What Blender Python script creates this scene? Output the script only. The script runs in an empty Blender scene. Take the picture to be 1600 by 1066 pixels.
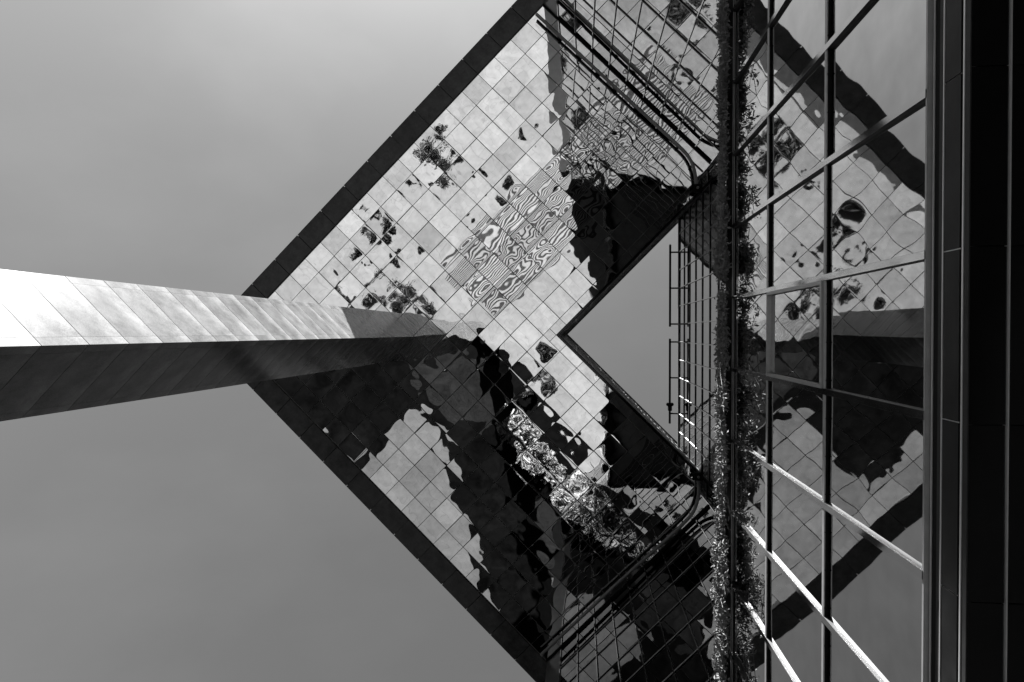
import bpy, bmesh, math, random
from mathutils import Vector, Matrix, noise as mnoise

random.seed(7)
SC = bpy.context.scene
COL = SC.collection

# ------------------------------------------------------------------ camera, sky, sun
CZ = 1.6                                   # eye height above the pavement
cam_d = bpy.data.cameras.new('camera')
cam = bpy.data.objects.new('camera', cam_d)
COL.objects.link(cam)
Rm = ((0.9953737592531585, 0.0011704931867983462, -0.09607137625710917),
      (0.0, 0.9999257884651825, 0.012182674676900465),
      (0.09607850639053138, -0.012126314690904673, 0.9952998910387671))
cam.matrix_world = Matrix(((Rm[0][0], -Rm[0][1], -Rm[0][2], 0.0),
                           (Rm[1][0], -Rm[1][1], -Rm[1][2], 0.0),
                           (Rm[2][0], -Rm[2][1], -Rm[2][2], CZ),
                           (0, 0, 0, 1)))
cam_d.sensor_width = 36.0
cam_d.lens = 24.0
cam_d.clip_start = 0.05
cam_d.clip_end = 9000.0
SC.camera = cam

ROT = math.radians(44.6417895681512)       # plan rotation of the tower grid
T = 1.20148                                # tile / mullion module, metres
OX, OY = -2.627048, -0.722624              # grid origin
Uv = Vector((math.cos(ROT), math.sin(ROT), 0))
Vv = Vector((math.sin(ROT), -math.cos(ROT), 0))

sd = (-1.0 * Uv + 0.629 * Vv + Vector((0, 0, 1.16))).normalized()   # towards the sun
SUN_EL = math.asin(sd.z)
SUN_AZ = math.atan2(sd.x, sd.y)

world = bpy.data.worlds.new("World")
SC.world = world
world.use_nodes = True
wn, wl = world.node_tree.nodes, world.node_tree.links
wn.clear()
w_out = wn.new('ShaderNodeOutputWorld')
w_bg = wn.new('ShaderNodeBackground')
sky = wn.new('ShaderNodeTexSky')
sky.sky_type = 'NISHITA'
sky.sun_disc = False
sky.sun_elevation = SUN_EL
sky.sun_rotation = SUN_AZ
sky.air_density = 1.0
sky.dust_density = 0.42
sky.ozone_density = 1.0
sep = wn.new('ShaderNodeSeparateColor')
wl.new(sky.outputs['Color'], sep.inputs['Color'])
# black-and-white film behind a red filter: only the red of the sky counts
tc = wn.new('ShaderNodeTexCoord')
mp = wn.new('ShaderNodeMapping')
mp.inputs['Scale'].default_value = (2.2, 3.4, 2.2)
wl.new(tc.outputs['Generated'], mp.inputs['Vector'])
cn = wn.new('ShaderNodeTexNoise')
cn.inputs['Scale'].default_value = 1.6
cn.inputs['Detail'].default_value = 6
cn.inputs['Roughness'].default_value = 0.5
wl.new(mp.outputs['Vector'], cn.inputs['Vector'])
cr = wn.new('ShaderNodeMapRange')
cr.inputs['From Min'].default_value = 0.43
cr.inputs['From Max'].default_value = 0.78
cr.inputs['To Min'].default_value = 0.5
cr.inputs['To Max'].default_value = 0.575
wl.new(cn.outputs['Fac'], cr.inputs['Value'])
pw = wn.new('ShaderNodeMath'); pw.operation = 'POWER'
pw.inputs[1].default_value = 1.0
wl.new(sep.outputs['Red'], pw.inputs[0])
mu = wn.new('ShaderNodeMath'); mu.operation = 'MULTIPLY'
wl.new(pw.outputs[0], mu.inputs[0])
wl.new(cr.outputs['Result'], mu.inputs[1])
cmb = wn.new('ShaderNodeCombineColor')
for k in ('Red', 'Green', 'Blue'):
    wl.new(mu.outputs[0], cmb.inputs[k])
wl.new(cmb.outputs['Color'], w_bg.inputs['Color'])
w_bg.inputs['Strength'].default_value = 0.067
wl.new(w_bg.outputs['Background'], w_out.inputs['Surface'])

sun_d = bpy.data.lights.new('sun', 'SUN')
sun_d.energy = 5.0
sun_d.angle = math.radians(0.5)
sun = bpy.data.objects.new('sun', sun_d)
COL.objects.link(sun)
sun.rotation_euler = sd.to_track_quat('Z', 'Y').to_euler()
sun.location = (0, 0, 90)

SC.view_settings.view_transform = 'Standard'
SC.view_settings.look = 'None'
SC.view_settings.gamma = 1.0
SC.view_settings.use_curve_mapping = False
SC.view_settings.exposure = 2.9
SC.cycles.max_bounces = 14
SC.cycles.glossy_bounces = 10
SC.cycles.diffuse_bounces = 3
SC.cycles.caustics_reflective = False
SC.cycles.caustics_refractive = False

# ------------------------------------------------------------------ helpers
def tag(o, label=None, cat=None, group=None, kind=None):
    if label: o['label'] = label
    if cat: o['category'] = cat
    if group: o['group'] = group
    if kind: o['kind'] = kind
    return o

class MB:
    """collects boxes, prisms and quads for one mesh"""
    def __init__(s): s.v, s.f = [], []
    def add(s, vs, fs):
        n = len(s.v); s.v += [tuple(p) for p in vs]; s.f += [tuple(i + n for i in f) for f in fs]
    def box(s, x0, x1, y0, y1, z0, z1):
        if x0 > x1: x0, x1 = x1, x0
        if y0 > y1: y0, y1 = y1, y0
        s.add([(x0,y0,z0),(x1,y0,z0),(x1,y1,z0),(x0,y1,z0),(x0,y0,z1),(x1,y0,z1),(x1,y1,z1),(x0,y1,z1)],
              [(0,3,2,1),(4,5,6,7),(0,1,5,4),(1,2,6,5),(2,3,7,6),(3,0,4,7)])
    def prism(s, poly, z0, z1):
        n = len(poly)
        ar = sum(poly[i][0]*poly[(i+1)%n][1]-poly[(i+1)%n][0]*poly[i][1] for i in range(n))
        if ar < 0: poly = poly[::-1]
        s.add([(x,y,z0) for x,y in poly]+[(x,y,z1) for x,y in poly],
              [tuple(range(n-1,-1,-1)), tuple(range(n,2*n))]+[(i,(i+1)%n,n+(i+1)%n,n+i) for i in range(n)])
    def tube(s, pts, r, k=8):
        pts = [Vector(p) for p in pts]; n = len(s.v); rings = []
        for i, p in enumerate(pts):
            d = (pts[min(i+1,len(pts)-1)]-pts[max(i-1,0)]).normalized()
            a = d.cross(Vector((0,0,1)) if abs(d.z) < .9 else Vector((1,0,0))).normalized(); b = d.cross(a)
            rr = r[i] if isinstance(r,(list,tuple)) else r
            rings.append([tuple(p + rr*(math.cos(2*math.pi*j/k)*a + math.sin(2*math.pi*j/k)*b)) for j in range(k)])
        for R in rings: s.v += R
        for i in range(len(pts)-1):
            for j in range(k):
                s.f.append((n+i*k+j, n+i*k+(j+1)%k, n+(i+1)*k+(j+1)%k, n+(i+1)*k+j))
        s.f.append(tuple(n+j for j in range(k))[::-1]); m = n+(len(pts)-1)*k
        s.f.append(tuple(m+j for j in range(k)))
    def mesh(s, name, mat):
        me = bpy.data.meshes.new(name); me.from_pydata(s.v, [], s.f)
        me.materials.append(mat); me.update(); return me
    def build(s, name, mat, parent=None, bevel=0):
        me = s.mesh(name, mat)
        if bevel:
            bm = bmesh.new(); bm.from_mesh(me)
            bmesh.ops.bevel(bm, geom=bm.edges[:], offset=bevel, segments=1, affect='EDGES')
            bm.to_mesh(me); bm.free()
        return link(name, me, parent)

def link(name, me, parent=None, loc=(0,0,0), rot=(0,0,0)):
    o = bpy.data.objects.new(name, me); COL.objects.link(o)
    if parent is not None: o.parent = parent
    o.location = loc; o.rotation_euler = rot
    return o

def empty(name, loc=(0,0,0), rz=0):
    o = bpy.data.objects.new(name, None); COL.objects.link(o)
    o.location = loc; o.rotation_euler = (0,0,rz); o.empty_display_size = .5
    return o

def lp(u, v):
    """grid -> local metres in a frame rotated by ROT about the grid origin (x = u, y = -v)"""
    return (T*u, -T*v)
def gxy(u, v):
    p = Vector((OX,OY,0)) + T*(u*Uv + v*Vv); return p.x, p.y

# ------------------------------------------------------------------ materials (all grey: black-and-white photograph)
def new_mat(name):
    m = bpy.data.materials.new(name); m.use_nodes = True
    nt = m.node_tree; b = nt.nodes['Principled BSDF']
    return m, nt, b
def g(v): return (v, v, v, 1)
def nd(nt, t, **kw):
    n = nt.nodes.new(t)
    for k, v in kw.items(): setattr(n, k, v)
    return n

def mat_plain(name, col, rough=.5, metal=0, var=.15, scale=6, spec=.5):
    m, nt, b = new_mat(name)
    t = nd(nt,'ShaderNodeTexCoord'); n = nd(nt,'ShaderNodeTexNoise')
    n.inputs['Scale'].default_value = scale; n.inputs['Detail'].default_value = 8; n.inputs['Roughness'].default_value = .65
    nt.links.new(t.outputs['Object'], n.inputs['Vector'])
    mr = nd(nt,'ShaderNodeMapRange')
    mr.inputs['From Min'].default_value = .3; mr.inputs['From Max'].default_value = .7
    mr.inputs['To Min'].default_value = col*(1-var); mr.inputs['To Max'].default_value = col*(1+var)
    nt.links.new(n.outputs['Fac'], mr.inputs['Value'])
    nt.links.new(mr.outputs['Result'], b.inputs['Base Color'])
    b.inputs['Roughness'].default_value = rough; b.inputs['Metallic'].default_value = metal
    b.inputs['Specular IOR Level'].default_value = spec
    return m

def mat_mirror(name, refl, wav, pillow, scale, rough=.015, curl=0, half=.6, vary=0):
    """mirror-coated glass: every sheet has its own bow and its own ripples"""
    m, nt, b = new_mat(name)
    L = nt.links.new
    t = nd(nt,'ShaderNodeTexCoord'); oi = nd(nt,'ShaderNodeObjectInfo')
    n = nd(nt,'ShaderNodeTexNoise', noise_dimensions='4D')
    n.inputs['Scale'].default_value = scale; n.inputs['Detail'].default_value = 1.0; n.inputs['Roughness'].default_value = .3
    w = nd(nt,'ShaderNodeMath', operation='MULTIPLY'); w.inputs[1].default_value = 97.0
    L(oi.outputs['Random'], w.inputs[0]); L(w.outputs[0], n.inputs['W']); L(t.outputs['Object'], n.inputs['Vector'])
    # amplitude differs from sheet to sheet
    r2 = nd(nt,'ShaderNodeMath', operation='MULTIPLY'); r2.inputs[1].default_value = 7.31
    L(oi.outputs['Random'], r2.inputs[0])
    fr = nd(nt,'ShaderNodeMath', operation='FRACT'); L(r2.outputs[0], fr.inputs[0])
    amp = nd(nt,'ShaderNodeMapRange'); amp.inputs['To Min'].default_value = .35*wav; amp.inputs['To Max'].default_value = 1.5*wav
    L(fr.outputs[0], amp.inputs['Value'])
    h1 = nd(nt,'ShaderNodeMath', operation='MULTIPLY'); L(n.outputs['Fac'], h1.inputs[0]); L(amp.outputs['Result'], h1.inputs[1])
    sc = nd(nt,'ShaderNodeVectorMath', operation='DOT_PRODUCT')
    L(t.outputs['Object'], sc.inputs[0]); L(t.outputs['Object'], sc.inputs[1])
    r3 = nd(nt,'ShaderNodeMath', operation='MULTIPLY'); r3.inputs[1].default_value = 13.7; L(oi.outputs['Random'], r3.inputs[0])
    f3 = nd(nt,'ShaderNodeMath', operation='FRACT'); L(r3.outputs[0], f3.inputs[0])
    pa = nd(nt,'ShaderNodeMapRange'); pa.inputs['To Min'].default_value = -pillow; pa.inputs['To Max'].default_value = pillow
    L(f3.outputs[0], pa.inputs['Value'])
    h2 = nd(nt,'ShaderNodeMath', operation='MULTIPLY'); L(sc.outputs['Value'], h2.inputs[0]); L(pa.outputs['Result'], h2.inputs[1])
    hs = nd(nt,'ShaderNodeMath', operation='ADD'); L(h1.outputs[0], hs.inputs[0]); L(h2.outputs[0], hs.inputs[1])
    if curl:
        sx = nd(nt,'ShaderNodeSeparateXYZ'); L(t.outputs['Object'], sx.inputs[0])
        for ax, mul in (('X',3.17),('Y',5.71)):
            ab = nd(nt,'ShaderNodeMath', operation='ABSOLUTE'); L(sx.outputs[ax], ab.inputs[0])
            dv = nd(nt,'ShaderNodeMath', operation='DIVIDE'); dv.inputs[1].default_value = half; L(ab.outputs[0], dv.inputs[0])
            po = nd(nt,'ShaderNodeMath', operation='POWER'); po.inputs[1].default_value = 9.0; L(dv.outputs[0], po.inputs[0])
            rr = nd(nt,'ShaderNodeMath', operation='MULTIPLY'); rr.inputs[1].default_value = mul*9; L(oi.outputs['Random'], rr.inputs[0])
            ff = nd(nt,'ShaderNodeMath', operation='FRACT'); L(rr.outputs[0], ff.inputs[0])
            rg = nd(nt,'ShaderNodeMapRange'); rg.inputs['To Min'].default_value = -curl; rg.inputs['To Max'].default_value = curl
            L(ff.outputs[0], rg.inputs['Value'])
            mm = nd(nt,'ShaderNodeMath', operation='MULTIPLY_ADD'); L(po.outputs[0], mm.inputs[0]); L(rg.outputs['Result'], mm.inputs[1]); L(hs.outputs[0], mm.inputs[2])
            hs = mm
    bp = nd(nt,'ShaderNodeBump'); bp.inputs['Strength'].default_value = 1.0; bp.inputs['Distance'].default_value = 1.0
    L(hs.outputs[0], bp.inputs['Height']); L(bp.outputs['Normal'], b.inputs['Normal'])
    # grime: slight loss of reflection in clouds
    gn = nd(nt,'ShaderNodeTexNoise'); gn.inputs['Scale'].default_value = 3.0; gn.inputs['Detail'].default_value = 6
    L(t.outputs['Object'], gn.inputs['Vector'])
    gm = nd(nt,'ShaderNodeMapRange'); gm.inputs['From Min'].default_value = .3; gm.inputs['From Max'].default_value = .7
    gm.inputs['To Min'].default_value = refl*.86; gm.inputs['To Max'].default_value = refl*1.06
    L(gn.outputs['Fac'], gm.inputs['Value'])
    r5 = nd(nt,'ShaderNodeMath', operation='MULTIPLY'); r5.inputs[1].default_value = 41.3; L(oi.outputs['Random'], r5.inputs[0])
    f5 = nd(nt,'ShaderNodeMath', operation='FRACT'); L(r5.outputs[0], f5.inputs[0])
    v5 = nd(nt,'ShaderNodeMapRange'); v5.inputs['To Min'].default_value = 1-vary*1.4; v5.inputs['To Max'].default_value = 1+vary*.6
    L(f5.outputs[0], v5.inputs['Value'])
    g5 = nd(nt,'ShaderNodeMath', operation='MULTIPLY'); L(gm.outputs['Result'], g5.inputs[0]); L(v5.outputs['Result'], g5.inputs[1])
    L(g5.outputs[0], b.inputs['Base Color'])
    b.inputs['Metallic'].default_value = 1.0; b.inputs['Roughness'].default_value = rough
    return m

def mat_granite(name, col, rough, edge=0.0, half=None, spec=.5, streak=.2):
    """granite slab; edge > 0 gives a bleached margin along the slab's horizontal joints"""
    m, nt, b = new_mat(name)
    L = nt.links.new
    t = nd(nt,'ShaderNodeTexCoord'); oi = nd(nt,'ShaderNodeObjectInfo')
    off = nd(nt,'ShaderNodeVectorMath', operation='ADD')
    sc = nd(nt,'ShaderNodeMath', operation='MULTIPLY'); sc.inputs[1].default_value = 53.0
    L(oi.outputs['Random'], sc.inputs[0]); L(t.outputs['Object'], off.inputs[0]); L(sc.outputs[0], off.inputs[1])
    n1 = nd(nt,'ShaderNodeTexNoise'); n1.inputs['Scale'].default_value = 1.7; n1.inputs['Detail'].default_value = 9; n1.inputs['Roughness'].default_value = .7
    n2 = nd(nt,'ShaderNodeTexNoise'); n2.inputs['Scale'].default_value = 60; n2.inputs['Detail'].default_value = 3
    L(off.outputs[0], n1.inputs['Vector']); L(off.outputs[0], n2.inputs['Vector'])
    mx = nd(nt,'ShaderNodeMath', operation='MULTIPLY_ADD'); mx.inputs[1].default_value = .55
    L(n2.outputs['Fac'], mx.inputs[0]); L(n1.outputs['Fac'], mx.inputs[2])
    mr = nd(nt,'ShaderNodeMapRange'); mr.inputs['From Min'].default_value = .5; mr.inputs['From Max'].default_value = 1.05
    mr.inputs['To Min'].default_value = col*(1-streak); mr.inputs['To Max'].default_value = col*(1+streak)
    L(mx.outputs[0], mr.inputs['Value'])
    rnd = nd(nt,'ShaderNodeMapRange'); rnd.inputs['To Min'].default_value = .9; rnd.inputs['To Max'].default_value = 1.1
    L(oi.outputs['Random'], rnd.inputs['Value'])
    ml = nd(nt,'ShaderNodeMath', operation='MULTIPLY'); L(mr.outputs['Result'], ml.inputs[0]); L(rnd.outputs['Result'], ml.inputs[1])
    last = ml.outputs[0]
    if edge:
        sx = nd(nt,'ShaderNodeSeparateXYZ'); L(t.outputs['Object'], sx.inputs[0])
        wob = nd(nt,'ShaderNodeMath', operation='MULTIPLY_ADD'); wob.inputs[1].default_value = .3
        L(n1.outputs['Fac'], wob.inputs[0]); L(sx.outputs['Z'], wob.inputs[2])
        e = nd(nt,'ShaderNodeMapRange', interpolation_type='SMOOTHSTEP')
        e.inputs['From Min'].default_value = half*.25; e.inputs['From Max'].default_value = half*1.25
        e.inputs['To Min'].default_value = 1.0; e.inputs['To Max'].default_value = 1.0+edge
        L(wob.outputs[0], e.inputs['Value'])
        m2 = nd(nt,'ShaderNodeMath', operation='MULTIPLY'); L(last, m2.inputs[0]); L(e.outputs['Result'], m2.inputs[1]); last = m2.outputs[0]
    L(last, b.inputs['Base Color'])
    b.inputs['Roughness'].default_value = rough; b.inputs['Specular IOR Level'].default_value = spec
    return m

M_tile   = mat_mirror('mirror_soffit_tile', .80, .0130, .010, 1.0, rough=.014, curl=.0020, vary=.16)
M_glass  = mat_mirror('mirror_window_glass', .52, .0024, .0016, 1.1)
M_glassd = mat_mirror('low_reflect_window_glass', .15, .0016, .0010, 1.1)  # window glass with lower reflectance, for the lower wall
M_black  = mat_plain('black_gloss_panel', .004, .10, 0, .3, 2, .3)
M_frame  = mat_plain('grey_painted_aluminium', .22, .35, .3, .12, 9)
M_fin    = mat_plain('bronze_mullion_metal', .042, .55, 1.0, .10, 9)
M_alu    = mat_plain('light_aluminium', .16, .45, .3, .08, 9)
M_face   = mat_plain('polished_mullion_face', .50, .06, 1.0, .06, 2)
M_dark   = mat_plain('dark_gasket', .006, .7, 0, .2, 9, .06)
M_core   = mat_plain('dark_building_core', .02, .8, 0, .2, 1)
M_joint  = mat_plain('soffit_backing', .10, .7, 0, .2, 3)
M_trim   = mat_plain('bright_metal_trim', .55, .28, .6, .08, 9)
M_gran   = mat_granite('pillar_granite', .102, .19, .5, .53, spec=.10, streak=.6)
M_grand  = mat_granite('dark_polished_granite', .042, .16, 0, streak=.8, spec=.2)
M_granw  = mat_granite('wing_granite', .05, .4)
M_rail   = mat_plain('steel_rail', .16, .30, .6, .15, 6)
M_leaf   = mat_plain('ivy_leaf', .125, .6, 0, .5, 14, .06)
M_stem   = mat_plain('ivy_stem', .06, .7, 0, .3, 9)

# ------------------------------------------------------------------ ground (seen in the mirrors)
def sheet(name, poly, z, mat, kind='structure', label=None):
    me = bpy.data.meshes.new(name); me.from_pydata([(x,y,z) for x,y in poly], [], [tuple(range(len(poly)))])
    if sum(poly[i][0]*poly[(i+1)%len(poly)][1]-poly[(i+1)%len(poly)][0]*poly[i][1] for i in range(len(poly))) < 0: me.flip_normals()
    me.materials.append(mat); o = link(name, me); o['kind'] = kind
    return o

def mat_paving(name, col, slab, joint=.6, rot=ROT, var=.16, spec=.12):
    m, nt, b = new_mat(name); L = nt.links.new
    t = nd(nt,'ShaderNodeTexCoord'); mp = nd(nt,'ShaderNodeMapping'); mp.inputs['Rotation'].default_value = (0,0,-rot)
    L(t.outputs['Object'], mp.inputs['Vector'])
    br = nd(nt,'ShaderNodeTexBrick'); br.inputs['Scale'].default_value = 1.0
    br.inputs['Brick Width'].default_value = slab*1.5; br.inputs['Row Height'].default_value = slab; br.inputs['Mortar Size'].default_value = .012
    br.inputs['Color1'].default_value = g(col*.94); br.inputs['Color2'].default_value = g(col*1.06); br.inputs['Mortar'].default_value = g(col*joint)
    L(mp.outputs['Vector'], br.inputs['Vector'])
    n = nd(nt,'ShaderNodeTexNoise'); n.inputs['Scale'].default_value = .35; n.inputs['Detail'].default_value = 9; n.inputs['Roughness'].default_value = .6
    L(t.outputs['Object'], n.inputs['Vector'])
    mr = nd(nt,'ShaderNodeMapRange'); mr.inputs['From Min'].default_value=.3; mr.inputs['From Max'].default_value=.7
    mr.inputs['To Min'].default_value = 1-var; mr.inputs['To Max'].default_value = 1+var
    L(n.outputs['Fac'], mr.inputs['Value'])
    vm = nd(nt,'ShaderNodeVectorMath', operation='SCALE'); L(br.outputs['Color'], vm.inputs[0]); L(mr.outputs['Result'], vm.inputs['Scale'])
    L(vm.outputs[0], b.inputs['Base Color']); b.inputs['Roughness'].default_value = .8; b.inputs['Specular IOR Level'].default_value = spec
    return m
M_pave = mat_paving('pale_plaza_paving', .088, .9)
M_asph = mat_plain('dark_asphalt', .014, .9, 0, .25, .8, .05)
M_shade = mat_paving('painted_shadow_paving', .0014, .6, var=.7, spec=0)  # near-black paving colour with the plaza's shadow painted in

sheet('ground', [(-3500,-3500),(3500,-3500),(3500,3500),(-3500,3500)], 0.0, M_asph)
sheet('plaza_pavement', [(-43.5,0.4),(-2.2,-38),(3.2,-40),(3.2,41),(-3.5,41)], 0.004, M_pave)
sheet('painted_shadow_pavement', [(-35.1,2.8),(-18.0,1.5),(-8.3,1.9),(-6.7,2.4),(-4.9,5.4),(-2.8,8.4),(-0.9,11.5),(0.8,14.8),(2.1,18.8),(3.2,20.4),
      (3.2,40),(-3.4,40.5),(-9.7,29.6),(-9.7,27.9),(-14.5,9.6),(-17.6,8.2),(-23.6,15.2),(-33.0,5.6)], 0.008, M_shade)  # dark sheet standing in for a cast shadow on the plaza
sheet('worn_pavement', [(-43.3,.5),(-17,4.2),(-12.5,9),(-9.0,30),(-3.6,40.8)], 0.006, mat_paving('worn_grey_paving', .042, .9))
sheet('half_shadow_pavement', [(-18.0,1.9),(-8.3,2.8),(-6.9,6.8),(-4.9,8.8),(-9.5,10.2),(-14.2,8.9),(-16.8,5.5)], 0.0105, mat_paving('painted_half_shadow', .0065, .3, .4, ROT, .5, 0))  # lighter tone inside the painted shadow
sheet('half_shadow_pavement', [(-5.0,18.5),(-1.2,18.4),(3.1,21.0),(3.1,27.5),(-2.4,24.4),(-3.6,22.0)], 0.0105, mat_paving('painted_half_shadow', .0065, .3, .4, ROT, .5, 0))  # second lighter patch in the painted shadow
M_reflpatch = mat_paving('painted_reflection_paving', .03, .9)
sheet('painted_reflection_patch', [(-4.6,26.1),(-2.2,25.0),(2.4,28.2),(2.4,36.2),(-2.9,35.2)], 0.012, M_reflpatch)  # grey patch painted for a reflection in the lower wall
# striped strip of setts: rows of dark and pale stone
M_sett_d = mat_plain('dark_sett', .010, .8, 0, .3, 3, .1)
M_sett_p = mat_plain('pale_sett', .105, .8, 0, .15, 3, .1)
sd_, sp_ = MB(), MB()
p0, p1, p2 = Vector((-14.5,-6.8,0)), Vector((-9.7,-0.4,0)), Vector((7.0,-30.4,0))
wdir = -Vv; ldir = Vv
NS = 25
for i in range(NS*2):
    a0 = Vector((-14.6,-6.9,0)) + Uv*(i*.165)
    a1 = a0 + Uv*.158
    ln = 40.0
    q = [a0, a1, a1+Vv*ln, a0+Vv*ln]
    tgt = sd_ if i % 2 else sp_
    z0, z1 = 0.0, .012 + .004*(i % 2)
    tgt.prism([(p.x,p.y) for p in q], z0, z1)
o = sd_.build('dark_sett_strip', M_sett_d); o['kind'] = 'structure'
o = sp_.build('pale_sett_strip', M_sett_p); o['kind'] = 'structure'

# unseen ring of blocks, added to cut low sky light on shaded faces
sk = MB(); rk = random.Random(21)
for k in range(26):
    a = 2*math.pi*k/26 + rk.uniform(-.06,.06); d = rk.uniform(95,130); w = rk.uniform(11,15); dp = rk.uniform(9,14)
    ca, sa = math.cos(a), math.sin(a); cx, cy = ca*d, sa*d
    pts = [(cx+ca*x-sa*y, cy+sa*x+ca*y) for x,y in ((-dp,-w),(dp,-w),(dp,w),(-dp,w))]
    h = rk.uniform(34,62)
    sk.prism(pts, 0, h)
    for f_ in range(1,int(h/4)):
        sk.prism([(cx+ca*x-sa*y, cy+sa*x+ca*y) for x,y in ((-dp-.3,-w),(-dp-.01,-w),(-dp-.01,w),(-dp-.3,w))], f_*4, f_*4+1.2)
o = sk.build('sky_blocker_ring', mat_plain('sky_blocker_grey', .03, .9, 0, .3, .2, .1)); o['kind'] = 'structure'

# ------------------------------------------------------------------ overhanging block with mirrored soffit
H = 35.1 + CZ
ZT = 51.2 + CZ
block = empty('overhanging_block', (OX,OY,0), ROT)
tag(block, 'huge upper block bridging overhead, mirrored tile underside with dark granite rim and triangular opening', 'building')
# soffit tiles
tile = MB(); hs = T/2 - .013
tile.box(-hs,hs,-hs,hs,0,.02)
me_tile = tile.mesh('soffit_tile', M_tile)
rs = random.Random(11)
def tilt(a): return (rs.gauss(0,a), rs.gauss(0,a), 0)
def edge_tile(u0,u1,v0,v1):
    m = MB(); w=(u1-u0)*T/2-.013; h=(v1-v0)*T/2-.013; m.box(-w,w,-h,h,0,.02)
    x,y = lp((u0+u1)/2,(v0+v1)/2)
    link('edge_tile', m.mesh('edge_tile', M_tile), block, (x,y,H+rs.uniform(-.003,.003)), tilt(.004))
def in_soffit(i,j):   # whole tiles: cell [i,i+1]x[j,j+1]
    if i < -8 or j < -9: return False
    if i >= 1 and j >= 0: return False
    return (i < 1 and j < 10) or (j < 0 and i < 11)
for i in range(-8,11):
    for j in range(-9,10):
        if in_soffit(i,j):
            x,y = lp(i+.5,j+.5)
            o = link('soffit_tile', me_tile, block, (x,y,H+rs.uniform(-.006,.006)), tilt(.006))
            k = rs.uniform(.982,1.004); o.scale = (k, rs.uniform(.982,1.004), 1)
for j in range(-9,10): edge_tile(-8.86,-8,j,j+1)
for i in range(-8,11): edge_tile(i,i+1,-9.86,-9)
edge_tile(-8.86,-8,-9.86,-9)
for j in range(1,10): edge_tile(1,1.39,j,j+1)
for i in range(2,11): edge_tile(i,i+1,0,.39)
edge_tile(1,1.39,.39,1); edge_tile(1.39,2,0,.39); edge_tile(1,1.39,0,.39)
# backing above the tile joints
b = MB()
b.prism([lp(-8.9,-9.9),lp(-8.9,24),lp(1.42,24),lp(1.42,.42),lp(25,.42),lp(25,-9.9)], H+.05, H+.25)
b.build('soffit_backing', M_joint, block)
# the block itself (L-shaped in plan, two arms round the opening)
b = MB()
b.prism([lp(-9.87,-10.87),lp(-9.87,24),lp(1.50,24),lp(1.50,.50),lp(25,.50),lp(25,-10.87)], H+.26, ZT)
b.build('block_body', M_grand, block)
# granite rim slabs
def slab(u0,u1,v0,v1):
    m = MB(); w=(u1-u0)*T/2-.016; h=(v1-v0)*T/2-.016; m.box(-w,w,-h,h,0,.27)
    x,y = lp((u0+u1)/2,(v0+v1)/2)
    link('granite_slab', m.mesh('granite_slab', M_grand), block, (x,y,H-.012+rs.uniform(-.003,.003)))
for k in range(-7,22):
    v = k*1.5
    if -9.85 < v < 22: slab(-9.87,-8.90,v,v+1.5)
    u = k*1.5+.98-.5*0
for k in range(-6,16):
    u = -2.0+1.5*k-.0
    if -8.9 < u < 22: slab(u,u+1.5,-10.87,-9.90)
slab(-9.87,-8.90,-10.87,-9.0); 
slab(-8.90,-8.0,-10.87,-9.90)
# opening: edge trim and dark wall panels rising inside it
b = MB()
for (a,bq) in (((1.395,.395),(1.395,9.7)),):
    x0,y0 = lp(1.395,.395); x1,y1 = lp(1.47,9.62)
    b.box(x0,x1,y0,y1,H-.05,H+.30)
    x0,y0 = lp(1.47,.395); x1,y1 = lp(10.5,.47)
    b.box(x0,x1,y0,y1,H-.05,H+.30)
b.build('opening_edge_trim', M_black, block)
b = MB()
for k in (0,1):
    if k == 0:
        x0,y0 = lp(1.47,.47); x1,y1 = lp(1.60,24)
    else:
        x0,y0 = lp(1.60,.47); x1,y1 = lp(25,.60)
    b.box(x0,x1,y0,y1,ZT-.02,ZT+.06)
b.build('coping', M_grand, block)

# ------------------------------------------------------------------ granite pillar
PU0, PU1, PV0, PV1 = -4.47, -2.94, -5.52, -3.99
pillar = empty('granite_pillar', (*gxy((PU0+PU1)/2,(PV0+PV1)/2),0), ROT)
tag(pillar, 'tall square granite pillar in coursed slabs, one face in sun and one in shade', 'pillar')
PW = (PU1-PU0)*T
hw = PW/2
c = MB(); c.box(-hw+.06,hw-.06,-hw+.06,hw-.06,0,H-.006); c.build('pillar_core', M_dark, pillar)
CH = 1.07; Z0 = 10.11+CZ - 11*CH
q = .19
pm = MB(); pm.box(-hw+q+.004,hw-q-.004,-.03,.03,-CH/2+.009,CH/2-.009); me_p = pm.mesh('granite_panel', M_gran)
cm = MB()
cm.prism([(-q/2,-q/2),(q/2,-q/2),(q/2,-q/2+.06),(-q/2+.06,-q/2+.06),(-q/2+.06,q/2),(-q/2,q/2)], -CH/2+.009, CH/2-.009)
me_c = cm.mesh('corner_block', M_gran)
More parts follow.
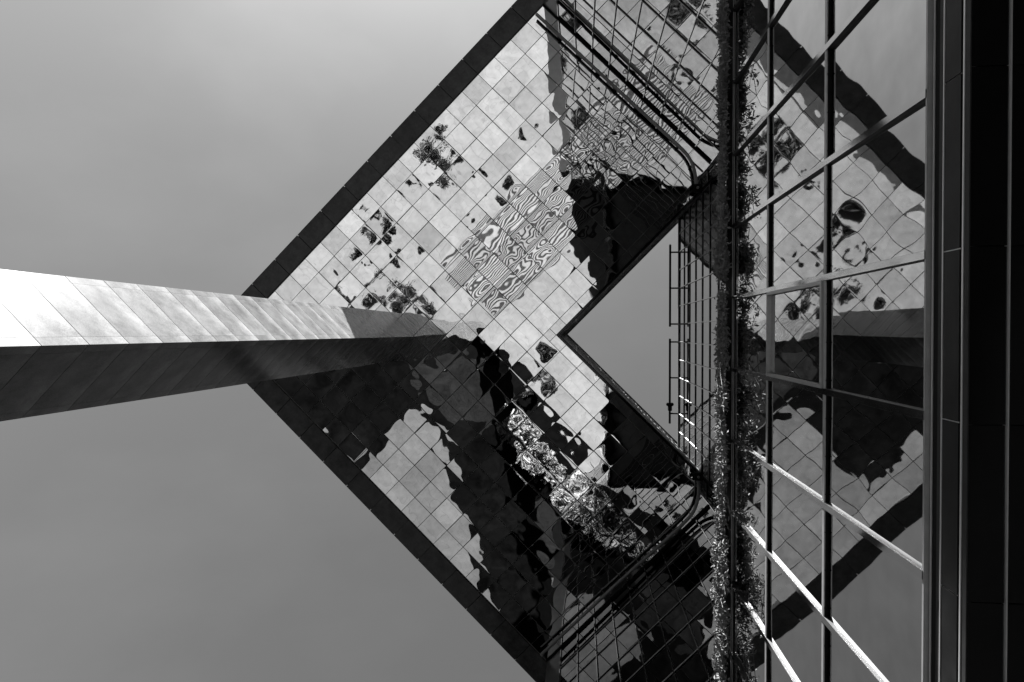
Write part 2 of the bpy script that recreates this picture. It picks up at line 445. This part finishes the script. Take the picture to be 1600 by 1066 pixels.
for k in range(40):
    zc = Z0 + CH*(k+.5)
    if zc-CH/2 < 0: continue
    if zc-CH/2 > H-.06: break
    top = zc+CH/2 > H-.006
    mp_, mc_ = me_p, me_c
    if top:
        h2 = (H-.006)-(zc-CH/2)
        if h2 < .05: break
        t1 = MB(); t1.box(-hw+q+.004,hw-q-.004,-.03,.03,-CH/2+.005,-CH/2+h2); mp_ = t1.mesh('granite_panel', M_gran)
        t2 = MB(); t2.prism([(-q/2,-q/2),(q/2,-q/2),(q/2,-q/2+.06),(-q/2+.06,-q/2+.06),(-q/2+.06,q/2),(-q/2,q/2)], -CH/2+.005, -CH/2+h2); mc_ = t2.mesh('corner_block', M_gran)
    for s in range(4):
        a = s*math.pi/2
        link('granite_panel', mp_, pillar, (math.sin(a)*(hw-.03), -math.cos(a)*(hw-.03), zc), (0,0,a))
        cx, cy = -(hw-q/2), -(hw-q/2)
        link('corner_block', mc_, pillar, (cx*math.cos(a)-cy*math.sin(a), cx*math.sin(a)+cy*math.cos(a), zc), (0,0,a))

# ------------------------------------------------------------------ curtain walls
# A curtain wall in its own frame: x runs along the wall, y points out of the wall, z up.
def curtain(root, xs, zs, x_lo, x_hi, z_lo, z_hi, fin=.045, finw=.065, skip=(), stuff_below=None, rail_out=.040, tilt_a=.0012, no_tr=(), fmat=None, gmat=None):
    rr = random.Random(len(xs)*31+len(zs))
    cache = {}
    far = MB()
    for a in range(len(xs)-1):
        for c_ in range(len(zs)-1):
            if (a,c_) in skip: continue
            w = xs[a+1]-xs[a]-.03; h = zs[c_+1]-zs[c_]-.03
            cx, cz = (xs[a]+xs[a+1])/2, (zs[c_]+zs[c_+1])/2
            if stuff_below is not None and cz < stuff_below:
                far.box(cx-w/2,cx+w/2,-.02,0,cz-h/2,cz+h/2); continue
            key = (round(w,3),round(h,3))
            if key not in cache:
                m = MB(); m.box(-w/2,w/2,-.02,0,-h/2,h/2); cache[key] = m.mesh('glass_pane', gmat or M_glass)
            link('glass_pane', cache[key], root, (cx,0,cz), (rr.gauss(0,tilt_a),0,rr.gauss(0,tilt_a)))
    if far.v:
        o = far.build('lower_glazing', gmat or M_glass, root); o['kind'] = 'stuff'
    for x in xs:
        m = MB(); m.box(-finw/2,finw/2,-.025,fin-.004,z_lo,z_hi)
        o = link('mullion', m.mesh('mullion', fmat or M_fin), root, (x,0,0))
        m = MB(); m.box(-finw/2+.002,finw/2-.002,fin-.004,fin,z_lo,z_hi)
        link('mullion_face', m.mesh('mullion_face', M_face), o, (0,0,0), (.0,0,rr.gauss(0,.004)))
    for z in zs:
        if z in no_tr: continue
        m = MB()
        m.box(x_lo,x_hi,-.022,rail_out-.0125,-.012,.012)
        o = link('transom', m.mesh('transom', M_dark), root, (0,0,z))
        m = MB(); m.box(x_lo,x_hi,rail_out-.013,rail_out,-.028,.028)
        link('transom_cap', m.mesh('transom_cap', M_frame), o)

# upper (south) wall under the block, plane v = 10.03, facing -v
def wall_mass(root, w, depth, z0, z1, inset=.55):
    m = MB(); m.box(.13,w-.13,-depth,-inset,z0,z1); m.build('wall_core', M_core, root)

PZ = 2.13
zsA = [35.1+CZ-.06-PZ*k for k in range(0,17)][::-1]
# frame: x along +u, y = +(-v side) i.e. towards -v : local axes x=u, y=-v match ROT frame
wa = empty('mirrored_side_wall', (*gxy(-8.86,10.03),0), ROT)
tag(wa, 'mirrored glass curtain wall with grey mullions hanging below the soffit at the top of the photo', 'building')
xsA = [0.0] + [T*(k+8.86) for k in range(-8,1)] + [T*(8.86+.92)]
xsA = xsA[1:]
curtain(wa, xsA, zsA, xsA[0], xsA[-1], 0, H-.02, fin=.05, finw=.04, stuff_below=16)
m = MB(); m.box(0,xsA[0]-.04,-.5,.03,0,H-.03); m.build('end_pier', M_granw, wa)
wall_mass(wa, xsA[-1]-.02, 13.0, 0, H-.03)
m = MB(); m.box(.0,.12,-13,-.52,0,H-.03); m.build('end_wall', M_granw, wa)
m = MB(); m.box(0,xsA[-1],-.02,.10,H-.10,H-.03); m.build('head_rail', M_dark, wa)

# lower wall, plane u = 11, facing -u ; local x must run along... rotate frame by ROT+90deg: x' = -v dir... 
wb = empty('shaded_side_wall', (*gxy(11.0,-.18),0), ROT+math.pi/2)
tag(wb, 'dark shaded glass curtain wall with grey mullions below the soffit at the bottom of the photo', 'building')
# local x of wb = direction of ROT+90 = -v ; local y = -u (outwards)
LB = (9.86-.18)*T
xsB = [0.0] + [T*(k-.18) for k in range(1,10)] + [LB]
xsB = xsB[:-1]
curtain(wb, xsB, zsA, 0, xsB[-1], 0, H-.02, fin=.05, finw=.04, stuff_below=16, gmat=M_glassd)
m = MB(); m.box(xsB[-1]+.04,LB,-.5,.03,0,H-.03); m.build('end_pier', M_granw, wb)
wall_mass(wb, LB-.02, 13.0, 0, H-.03)
m = MB(); m.box(LB-.12,LB,-13,-.52,0,H-.03); m.build('end_wall', M_granw, wb)
m = MB(); m.box(0,LB,-.02,.10,H-.10,H-.03); m.build('head_rail', M_dark, wb)

# chamfer wall seen through the opening, plane x = 6.75 facing -x
XC = 6.75
YA, YB = gxy(.92,10.03)[1], gxy(11.0,-.18)[1]
wc = empty('set_back_facade', (XC,0,0), math.pi/2)     # local x = +Y, local y = -X (outwards)
tag(wc, 'set-back mirror glass facade rising through the triangular opening, thin bright mullions and dark transoms', 'building')
ysC = [.62+T*k for k in range(-7,7)]
ysC = [YA] + [y for y in ysC if YA+.3 < y < YB-.3] + [YB]
zsC = [46.5+CZ-PZ*k for k in range(0,17)][::-1]
curtain(wc, ysC, zsC, YA, YB, 11, 46.5+CZ, fin=.05, finw=.05, stuff_below=30, rail_out=.05, fmat=M_alu)
m = MB()
m.box(YA+.05,YB-.05,-.6,-.12,0,46.4+CZ)
m.build('wall_core', M_core, wc)
m = MB(); m.box(YA,YB,-.5,.09,46.50+CZ,46.62+CZ); m.build('parapet_cap', M_frame, wc)
# roof rail on brackets, in two lengths
for (y0,y1,bs) in ((-5.9,-.40,(-5.38,-2.98,-.58)),(.40,6.1,(.62,3.02,5.42))):
    m = MB(); m.tube([(y0,.60,46.62+CZ),(y1,.60,46.62+CZ)], .072); m.build('roof_rail', M_dark, wc)
    for y in bs:
        m = MB(); m.box(y-.05,y+.05,.09,.60,46.54+CZ,46.60+CZ); m.build('bracket', M_dark, wc)

# inner walls of the opening, rising above the soffit
zsO = [H+.34+PZ*k for k in range(0,8)]
wo = empty('opening_wall', (*gxy(1.47,.47),0), ROT-math.pi/2)
tag(wo, 'steep glass wall inside the opening above its upper edge, seen almost edge-on', 'building')
xsO = [T*k for k in range(0,10)]
# local x = +v direction, local y = +u (outwards, into the opening)
curtain(wo, xsO, zsO, 0, xsO[-1], H+.32, ZT-.1, fin=.05, finw=.04, rail_out=.06, fmat=M_alu)
wo2 = empty('opening_wall', (*gxy(1.47,.47),0), ROT)
tag(wo2, 'steep glass wall inside the opening above its lower edge, top rim catching the sun', 'building')
wo2.rotation_euler = (0,0,ROT)
# here local y points to -v, so the wall is mirrored: run it backwards from the far end
wo2.location = (*gxy(1.47+9,.47),0); wo2.rotation_euler = (0,0,ROT+math.pi)
curtain(wo2, xsO, zsO, 0, xsO[-1], H+.32, ZT-.1, fin=.05, finw=.04, rail_out=.06, fmat=M_alu)

# ------------------------------------------------------------------ podium facade close to the camera, plane x = 2.62
XP = 2.62
pod = empty('glass_podium', (XP,0,0), math.pi/2)
tag(pod, 'near mirror glass facade on the right with grey transoms, mullions and one opening window', 'building')
YL, YR = -12.6, 12.6
ysP = [.62+T*k for k in range(-11,11)]
ysP = [YL] + [y for y in ysP if YL+.2 < y < YR-.2] + [YR]
zsP = [5.38+CZ, 7.47+CZ, 9.66+CZ, 11.77+CZ]
iw = ysP.index(min(ysP, key=lambda y: abs(y+.58)))
curtain(pod, ysP, zsP, YL, YR, 5.38+CZ, 11.77+CZ, fin=.046, finw=.066, skip=((iw,1),), tilt_a=.0028, no_tr=(zsP[0],zsP[3]))
m = MB()
m.box(YL,YR,.012,.018,11.757+CZ,11.783+CZ); m.box(YL,YR,.036,.042,11.757+CZ,11.783+CZ)
m.build('head_bead', M_frame, pod)
m = MB(); m.box(YL,YR,-.02,.011,11.74+CZ,11.80+CZ); m.build('head_frame', M_dark, pod)
# opening window: inner frame and its own pane
y0,y1,z0,z1 = ysP[iw]+.03, ysP[iw+1]-.03, zsP[1]+.04, zsP[2]-.04
vent = empty('opening_window'); vent.parent = pod
m = MB(); fw=.042
m.box(y0,y1,-.01,.06,z0,z0+fw); m.box(y0,y1,-.01,.06,z1-fw,z1); m.box(y0,y0+fw,-.01,.06,z0+fw,z1-fw); m.box(y1-fw,y1,-.01,.06,z0+fw,z1-fw)
m.build('window_frame', M_frame, vent)
m = MB(); m.box(-(y1-y0)/2+fw+.01,(y1-y0)/2-fw-.01,-.015,.012,-(z1-z0)/2+fw+.01,(z1-z0)/2-fw-.01)
link('window_pane', m.mesh('window_pane', M_glass), vent, ((y0+y1)/2,0,(z0+z1)/2), (.004,0,.003))
# bolts on the transoms
m = MB()
for z in zsP[1:3]:
    y = YL+.3
    while y < YR:
        for dx in (.026,):
            m.box(y-.006,y+.006,dx-.006,dx+.006,z-.034,z-.0275)
        y += .40
o = m.build('bolt', M_dark, pod); o['kind'] = 'stuff'
# ledge and core
m = MB(); m.box(YL,YR,-4.1,-.03,11.80+CZ,11.95+CZ); m.build('ledge_slab', M_pave, pod)
m = MB(); m.box(YL,YR,-.35,.035,11.82+CZ,12.32+CZ); m.build('planter_trough', M_dark, pod)
m = MB(); m.box(YL,YR,-4.0,-.12,5.52+CZ,11.79+CZ); m.build('podium_core', M_core, pod)
# bottom edge and underside of the podium
def strip(name, z0, z1, mat, y0=-.03, y1=.0):
    m = MB(); m.box(YL,YR,y0,y1,z0+CZ,z1+CZ); m.build(name, mat, pod)
M_bronze = mat_plain('bronze_metal', .008, .45, 0, .7, 3, .10)
M_dgrey = mat_plain('dark_grey_metal', .018, .5, 0, .4, 5, .10)
strip('sill_strip', 5.368, 5.392, M_frame, -.03, .038)
strip('bright_bead', 5.332, 5.343, M_trim, -.03, .008)
strip('shadow_gap', 5.258, 5.3255, M_dark, -.03, .002)
strip('sill_flange', 5.206, 5.2575, M_dgrey, -.03, .005)
strip('bright_bead', 5.1945, 5.2035, M_trim, -.03, .0085)
strip('shadow_gap', 4.951, 4.9835, M_dark, -.03, -.004)
strip('bright_bead', 4.935, 4.9485, M_trim, -.03, .0085)
strip('bead_flange', 4.872, 4.9305, M_dgrey, -.03, .004)
strip('joint_backing', 4.984, 5.1895, M_trim, -.03, -.008)
mb_ = MB(); mb_.box(-T/2+.005,T/2-.005,-.006,.004,4.984+CZ,5.1895+CZ); me_b = mb_.mesh('metal_panel', M_bronze)
for k in range(-10,11): link('metal_panel', me_b, pod, (.02+T*k,0,0))
ZB = 4.868+CZ
for nm, ya, yb in (('underside_panel',-.236,-.004),('underside_panel',-1.70,-.254)):
    m = MB(); m.box(-T/2+.004,T/2-.004,ya,yb,0,.03); me_ = m.mesh(nm, M_black)
    for k in range(-10,11): link(nm, me_, pod, (.02+T*k,0,ZB), (rs.gauss(0,.003),rs.gauss(0,.003),0))
m = MB(); m.box(YL,YR,-.2495,-.2405,ZB-.015,ZB+.04); m.build('bright_bead', M_trim, pod)
m = MB(); m.box(YL,YR,-4.0,-.035,ZB+.05,ZB+.12); m.build('underside_backing', M_dgrey, pod)
m = MB(); m.box(YL,YR,-1.9,-1.76,0,ZB-.005); m.build('shop_wall', M_black, pod)

# ------------------------------------------------------------------ monorail tracks under the soffit
def track(name, pts, label, zt):
    r = empty(name, (pts[0][0],pts[0][1],zt)); tag(r, label, 'rail', 'window cleaning rails below the soffit')
    loc = [Vector((x-pts[0][0],y-pts[0][1],0)) for x,y in pts]
    # smooth the polyline
    P = [loc[0]]
    for i in range(len(loc)-1):
        p0 = loc[max(i-1,0)]; p1 = loc[i]; p2 = loc[i+1]; p3 = loc[min(i+2,len(loc)-1)]
        for k in range(1,7):
            t = k/6
            P.append(.5*((2*p1)+(-p0+p2)*t+(2*p0-5*p1+4*p2-p3)*t*t+(-p0+3*p1-3*p2+p3)*t**3))
    m = MB(); m.tube(P, .085, 10); m.build('track', M_rail, r)
    m = MB(); m.tube([p+Vector((0,0,.13)) for p in P], .05, 6); m.build('track_web', M_dark, r)
    acc = 0
    for i in range(1,len(P)):
        acc += (P[i]-P[i-1]).length
        if acc > 1.2:
            acc = 0
            m = MB(); m.box(-.03,.03,-.03,.03,0,H-zt); link('hanger', m.mesh('hanger', M_dark), r, P[i])
            m = MB(); m.box(-.05,.05,-.11,.11,.05,.10); link('clamp', m.mesh('clamp', M_dark), r, P[i], (0,0,ROT))
ZR = 34.7+CZ
track('monorail_track', [(-2.11,-16.12),(.53,-13.57),(3.07,-11.12),(4.80,-9.46),(5.34,-8.90),(5.62,-8.42),(5.78,-7.88),(5.84,-7.25)],
      'steel window-cleaning rail under the soffit along the upper glass wall, bent at its end', ZR)
track('monorail_track', [(-1.87,16.49),(.24,14.40),(2.33,12.35),(4.39,10.40),(5.27,9.54),(5.74,8.95),(5.95,8.36),(6.01,7.82),(5.97,7.28)],
      'steel window-cleaning rail under the soffit along the lower shaded wall, bent at its end', ZR)

def trolley(x, y, label):
    r = empty('rail_trolley', (x,y,ZR)); tag(r, label, 'trolley', 'trolleys parked at the rail ends')
    m = MB(); m.box(-.16,.16,-.20,.20,-.20,.12); m.build('body', M_dark, r, .03)
    for s in (-1,1):
        for t in (-1,1):
            m = MB(); m.tube([(s*.16,t*.12,.02),(s*.24,t*.12,.02)], .10, 12); m.build('wheel', M_dark, r)
    m = MB(); m.tube([(0,0,-.20),(0,0,-.33)], .06, 8); m.build('hook_post', M_rail, r)
trolley(5.87,-7.15,'dark trolley hanging at the end of the upper rail beside the opening')
trolley(5.95,7.15,'dark trolley hanging at the end of the lower rail beside the opening')

# lamp head clamped to the roof rail
fl = empty('floodlight', (XC-.60, 5.05, 46.62+CZ)); tag(fl, 'small dark twin floodlight clamped to the roof rail against the sky', 'floodlight')
m = MB(); m.box(-.12,.14,-.16,.20,-.10,.16); m.build('housing', M_dark, fl, .03)
for s_ in (-1,1):
    m = MB(); m.tube([(s_*.13,-.24,-.10),(s_*.13,-.24,.06)], [.125,.10], 14); m.build('lamp_head', M_dark, fl)
m = MB(); m.box(-.05,.05,.3,.5,-.05,.05); m.build('arm', M_rail, fl)

# ------------------------------------------------------------------ trailing plants on the ledge
def leaf_cloud(rs, n, stems):
    v, f = [], []
    for _ in range(n):
        st = rs.choice(stems); t = rs.random()**.8; k = t*(len(st)-1); i = min(int(k),len(st)-2)
        p = st[i].lerp(st[i+1], k-i) + Vector((rs.gauss(0,.024),rs.gauss(0,.05),rs.gauss(0,.06)))
        d = Vector((rs.gauss(0,1),rs.gauss(0,1),rs.gauss(0,1))).normalized()
        e = d.orthogonal().normalized(); e = Matrix.Rotation(rs.random()*6.28,3,d) @ e; w = d.cross(e)
        L = rs.uniform(.028,.058); W = L*rs.uniform(.55,.8)
        b = len(v)
        v += [tuple(p-e*L), tuple(p-w*W*.5+d*L*.15), tuple(p+e*L), tuple(p+w*W*.5+d*L*.15)]
        f += [(b,b+1,b+2,b+3)]
    return v, f
rp = random.Random(5)
NP = 13
ordn = ['first','second','third','fourth','fifth','sixth','seventh','eighth','ninth','tenth','eleventh','twelfth','last']
for k in range(NP):
    yc = -6.6 + 13.2*k/(NP-1) + rp.uniform(-.15,.15)
    zc = 12.34+CZ
    r = empty('trailing_plant', (XP-.0,yc,zc))
    side = 'in shade' if yc < 0.9 else 'lit by the sun'
    tag(r, 'trailing plant %s on the ledge, %s from the top of the photo' % (side, ordn[k]), 'plant', 'trailing plants along the ledge')
    stems = []
    ns = rp.randint(26,34)
    fat = rp.uniform(.6,1.3)
    for s in range(ns):
        y = max(-.62,min(.62,rp.gauss(0,.36))); out = rp.uniform(.07,.16)*fat; drop = rp.uniform(.25,.95)*fat; rise = rp.uniform(.0,.22)
        pts = []
        for t in range(8):
            a = t/7
            pts.append(Vector((-.03-out*math.sin(min(a*2.0,1.57))-.05*a, y+rp.gauss(0,.04)*t*.5, rise*math.sin(min(a*5,3.14))-drop*a**1.6)))
        if rp.random() < .12: pts = [p + Vector((-.10*i/7, rp.gauss(0,.03)*i, -.05*i)) for i, p in enumerate(pts)]
        stems.append(pts)
    m = MB()
    for st in stems: m.tube(st, .005, 4)
    m.build('stem', M_stem, r)
    v, f = leaf_cloud(rp, int(2100*fat), stems)
    me = bpy.data.meshes.new('foliage'); me.from_pydata(v, [], f); me.materials.append(M_leaf)
    link('foliage', me, r)

# ------------------------------------------------------------------ shrubs and young trees on the plaza (seen in the mirrored soffit)
M_shrub = mat_plain('dark_shrub_leaf', .022, .7, 0, .5, 5, .1)
M_treel = mat_plain('plane_tree_leaf', .15, .5, 0, .6, 3, .2)
M_bark  = mat_plain('bark', .03, .9, 0, .3, 8)
def leaf_ball(rs, n, c, rad, size, mat, name, parent):
    v, f = [], []
    for _ in range(n):
        d = Vector((rs.gauss(0,1),rs.gauss(0,1),rs.gauss(0,1))).normalized()
        p = Vector(c) + Vector((d.x*rad[0], d.y*rad[1], d.z*rad[2]))*rs.random()**.4*(.75+.5*mnoise.noise(d*2.1+Vector(c)))
        a = Vector((rs.gauss(0,1),rs.gauss(0,1),rs.gauss(0,.6))).normalized(); e = a.orthogonal().normalized()
        k = size*rs.uniform(.6,1.3); w = a.cross(e); b = len(v)
        v += [tuple(p-e*k), tuple(p-w*k*.5), tuple(p+e*k), tuple(p+w*k*.5)]; f.append((b,b+1,b+2,b+3))
    me = bpy.data.meshes.new(name); me.from_pydata(v, [], f); me.materials.append(mat)
    return link(name, me, parent)
rsh = random.Random(3)
SH = [(-16.0,-19.2,1.5),(-14.4,-20.8,1.2),(-12.9,-19.4,1.3),(-14.5,-17.6,1.4),(-17.9,-15.7,.6),(-23.2,-12.1,.7),(-21.4,-10.7,1.0),(-20.7,-12.0,.6),
      (-20.0,-5.5,1.6),(-21.8,-4.1,1.2),(-17.9,-4.5,1.6),(-16.2,-2.4,1.2),(-18.8,-3.0,1.1),(-24.2,-8.3,.5),(-22.6,-7.4,.4),(-19.4,-8.2,.5),(-26.5,-6.0,.4),(-12.2,-4.0,.5),(-11.0,-12.2,.4),(-16.4,-8.0,.4),(-10.6,-16.8,.3),(-9.0,-22.5,.4),(-26.8,-1.6,.7),(-25.0,-3.5,.8),(-7.5,-15.4,.7),(-5.0,-21.0,.6),(-3.5,2.4,.7),(-2.9,5.4,.8),(-4.9,6.1,.8)]
SH.sort()
ORD = 'first second third fourth fifth sixth seventh eighth ninth tenth eleventh twelfth thirteenth fourteenth fifteenth sixteenth seventeenth eighteenth nineteenth twentieth twenty-first twenty-second twenty-third twenty-fourth twenty-fifth twenty-sixth twenty-seventh twenty-eighth twenty-ninth thirtieth'.split()
for k,(x,y,r_) in enumerate(SH):
    r = empty('shrub', (x,y,0)); tag(r, 'low dark shrub seen mirrored in the tiled soffit, %s from the left' % ORD[k], 'shrub', 'shrubs mirrored in the soffit')
    leaf_ball(rsh, 420, (0,0,r_*.45), (r_,r_*.8,r_*.5), .16, M_shrub, 'foliage', r)
    m = MB(); m.tube([(0,0,0),(0,0,r_*.5)], .05, 6); m.build('stem', M_bark, r)
for k,(x,y,h) in enumerate(sorted([(-6.3,9.2,5.0),(-3.6,12.4,6.2),(-1.4,16.0,5.6),(.3,19.8,5.2),(-5.2,10.6,4.6),(-2.3,14.2,5.0)])):
    r = empty('young_tree', (x,y,0)); tag(r, 'young leafy tree seen mirrored in the lower soffit, %s from the left' % ORD[k], 'tree', 'trees mirrored in the soffit')
    m = MB(); m.tube([(0,0,0),(.05,.03,h*.4),(.0,.06,h*.75)], [.12,.09,.04], 8)
    for j in range(5):
        a = j*1.257; m.tube([(0.03,.04,h*(.4+.06*j)),(math.cos(a)*1.1,math.sin(a)*1.1,h*(.62+.06*j))], [.05,.02], 6)
    m.build('trunk', M_bark, r)
    for j in range(5):
        a = j*1.257+.4
        leaf_ball(rsh, 420, (math.cos(a)*.9,math.sin(a)*.9,h*(.62+.07*j)), (1.1,1.1,.8), .17, M_treel, 'crown', r)
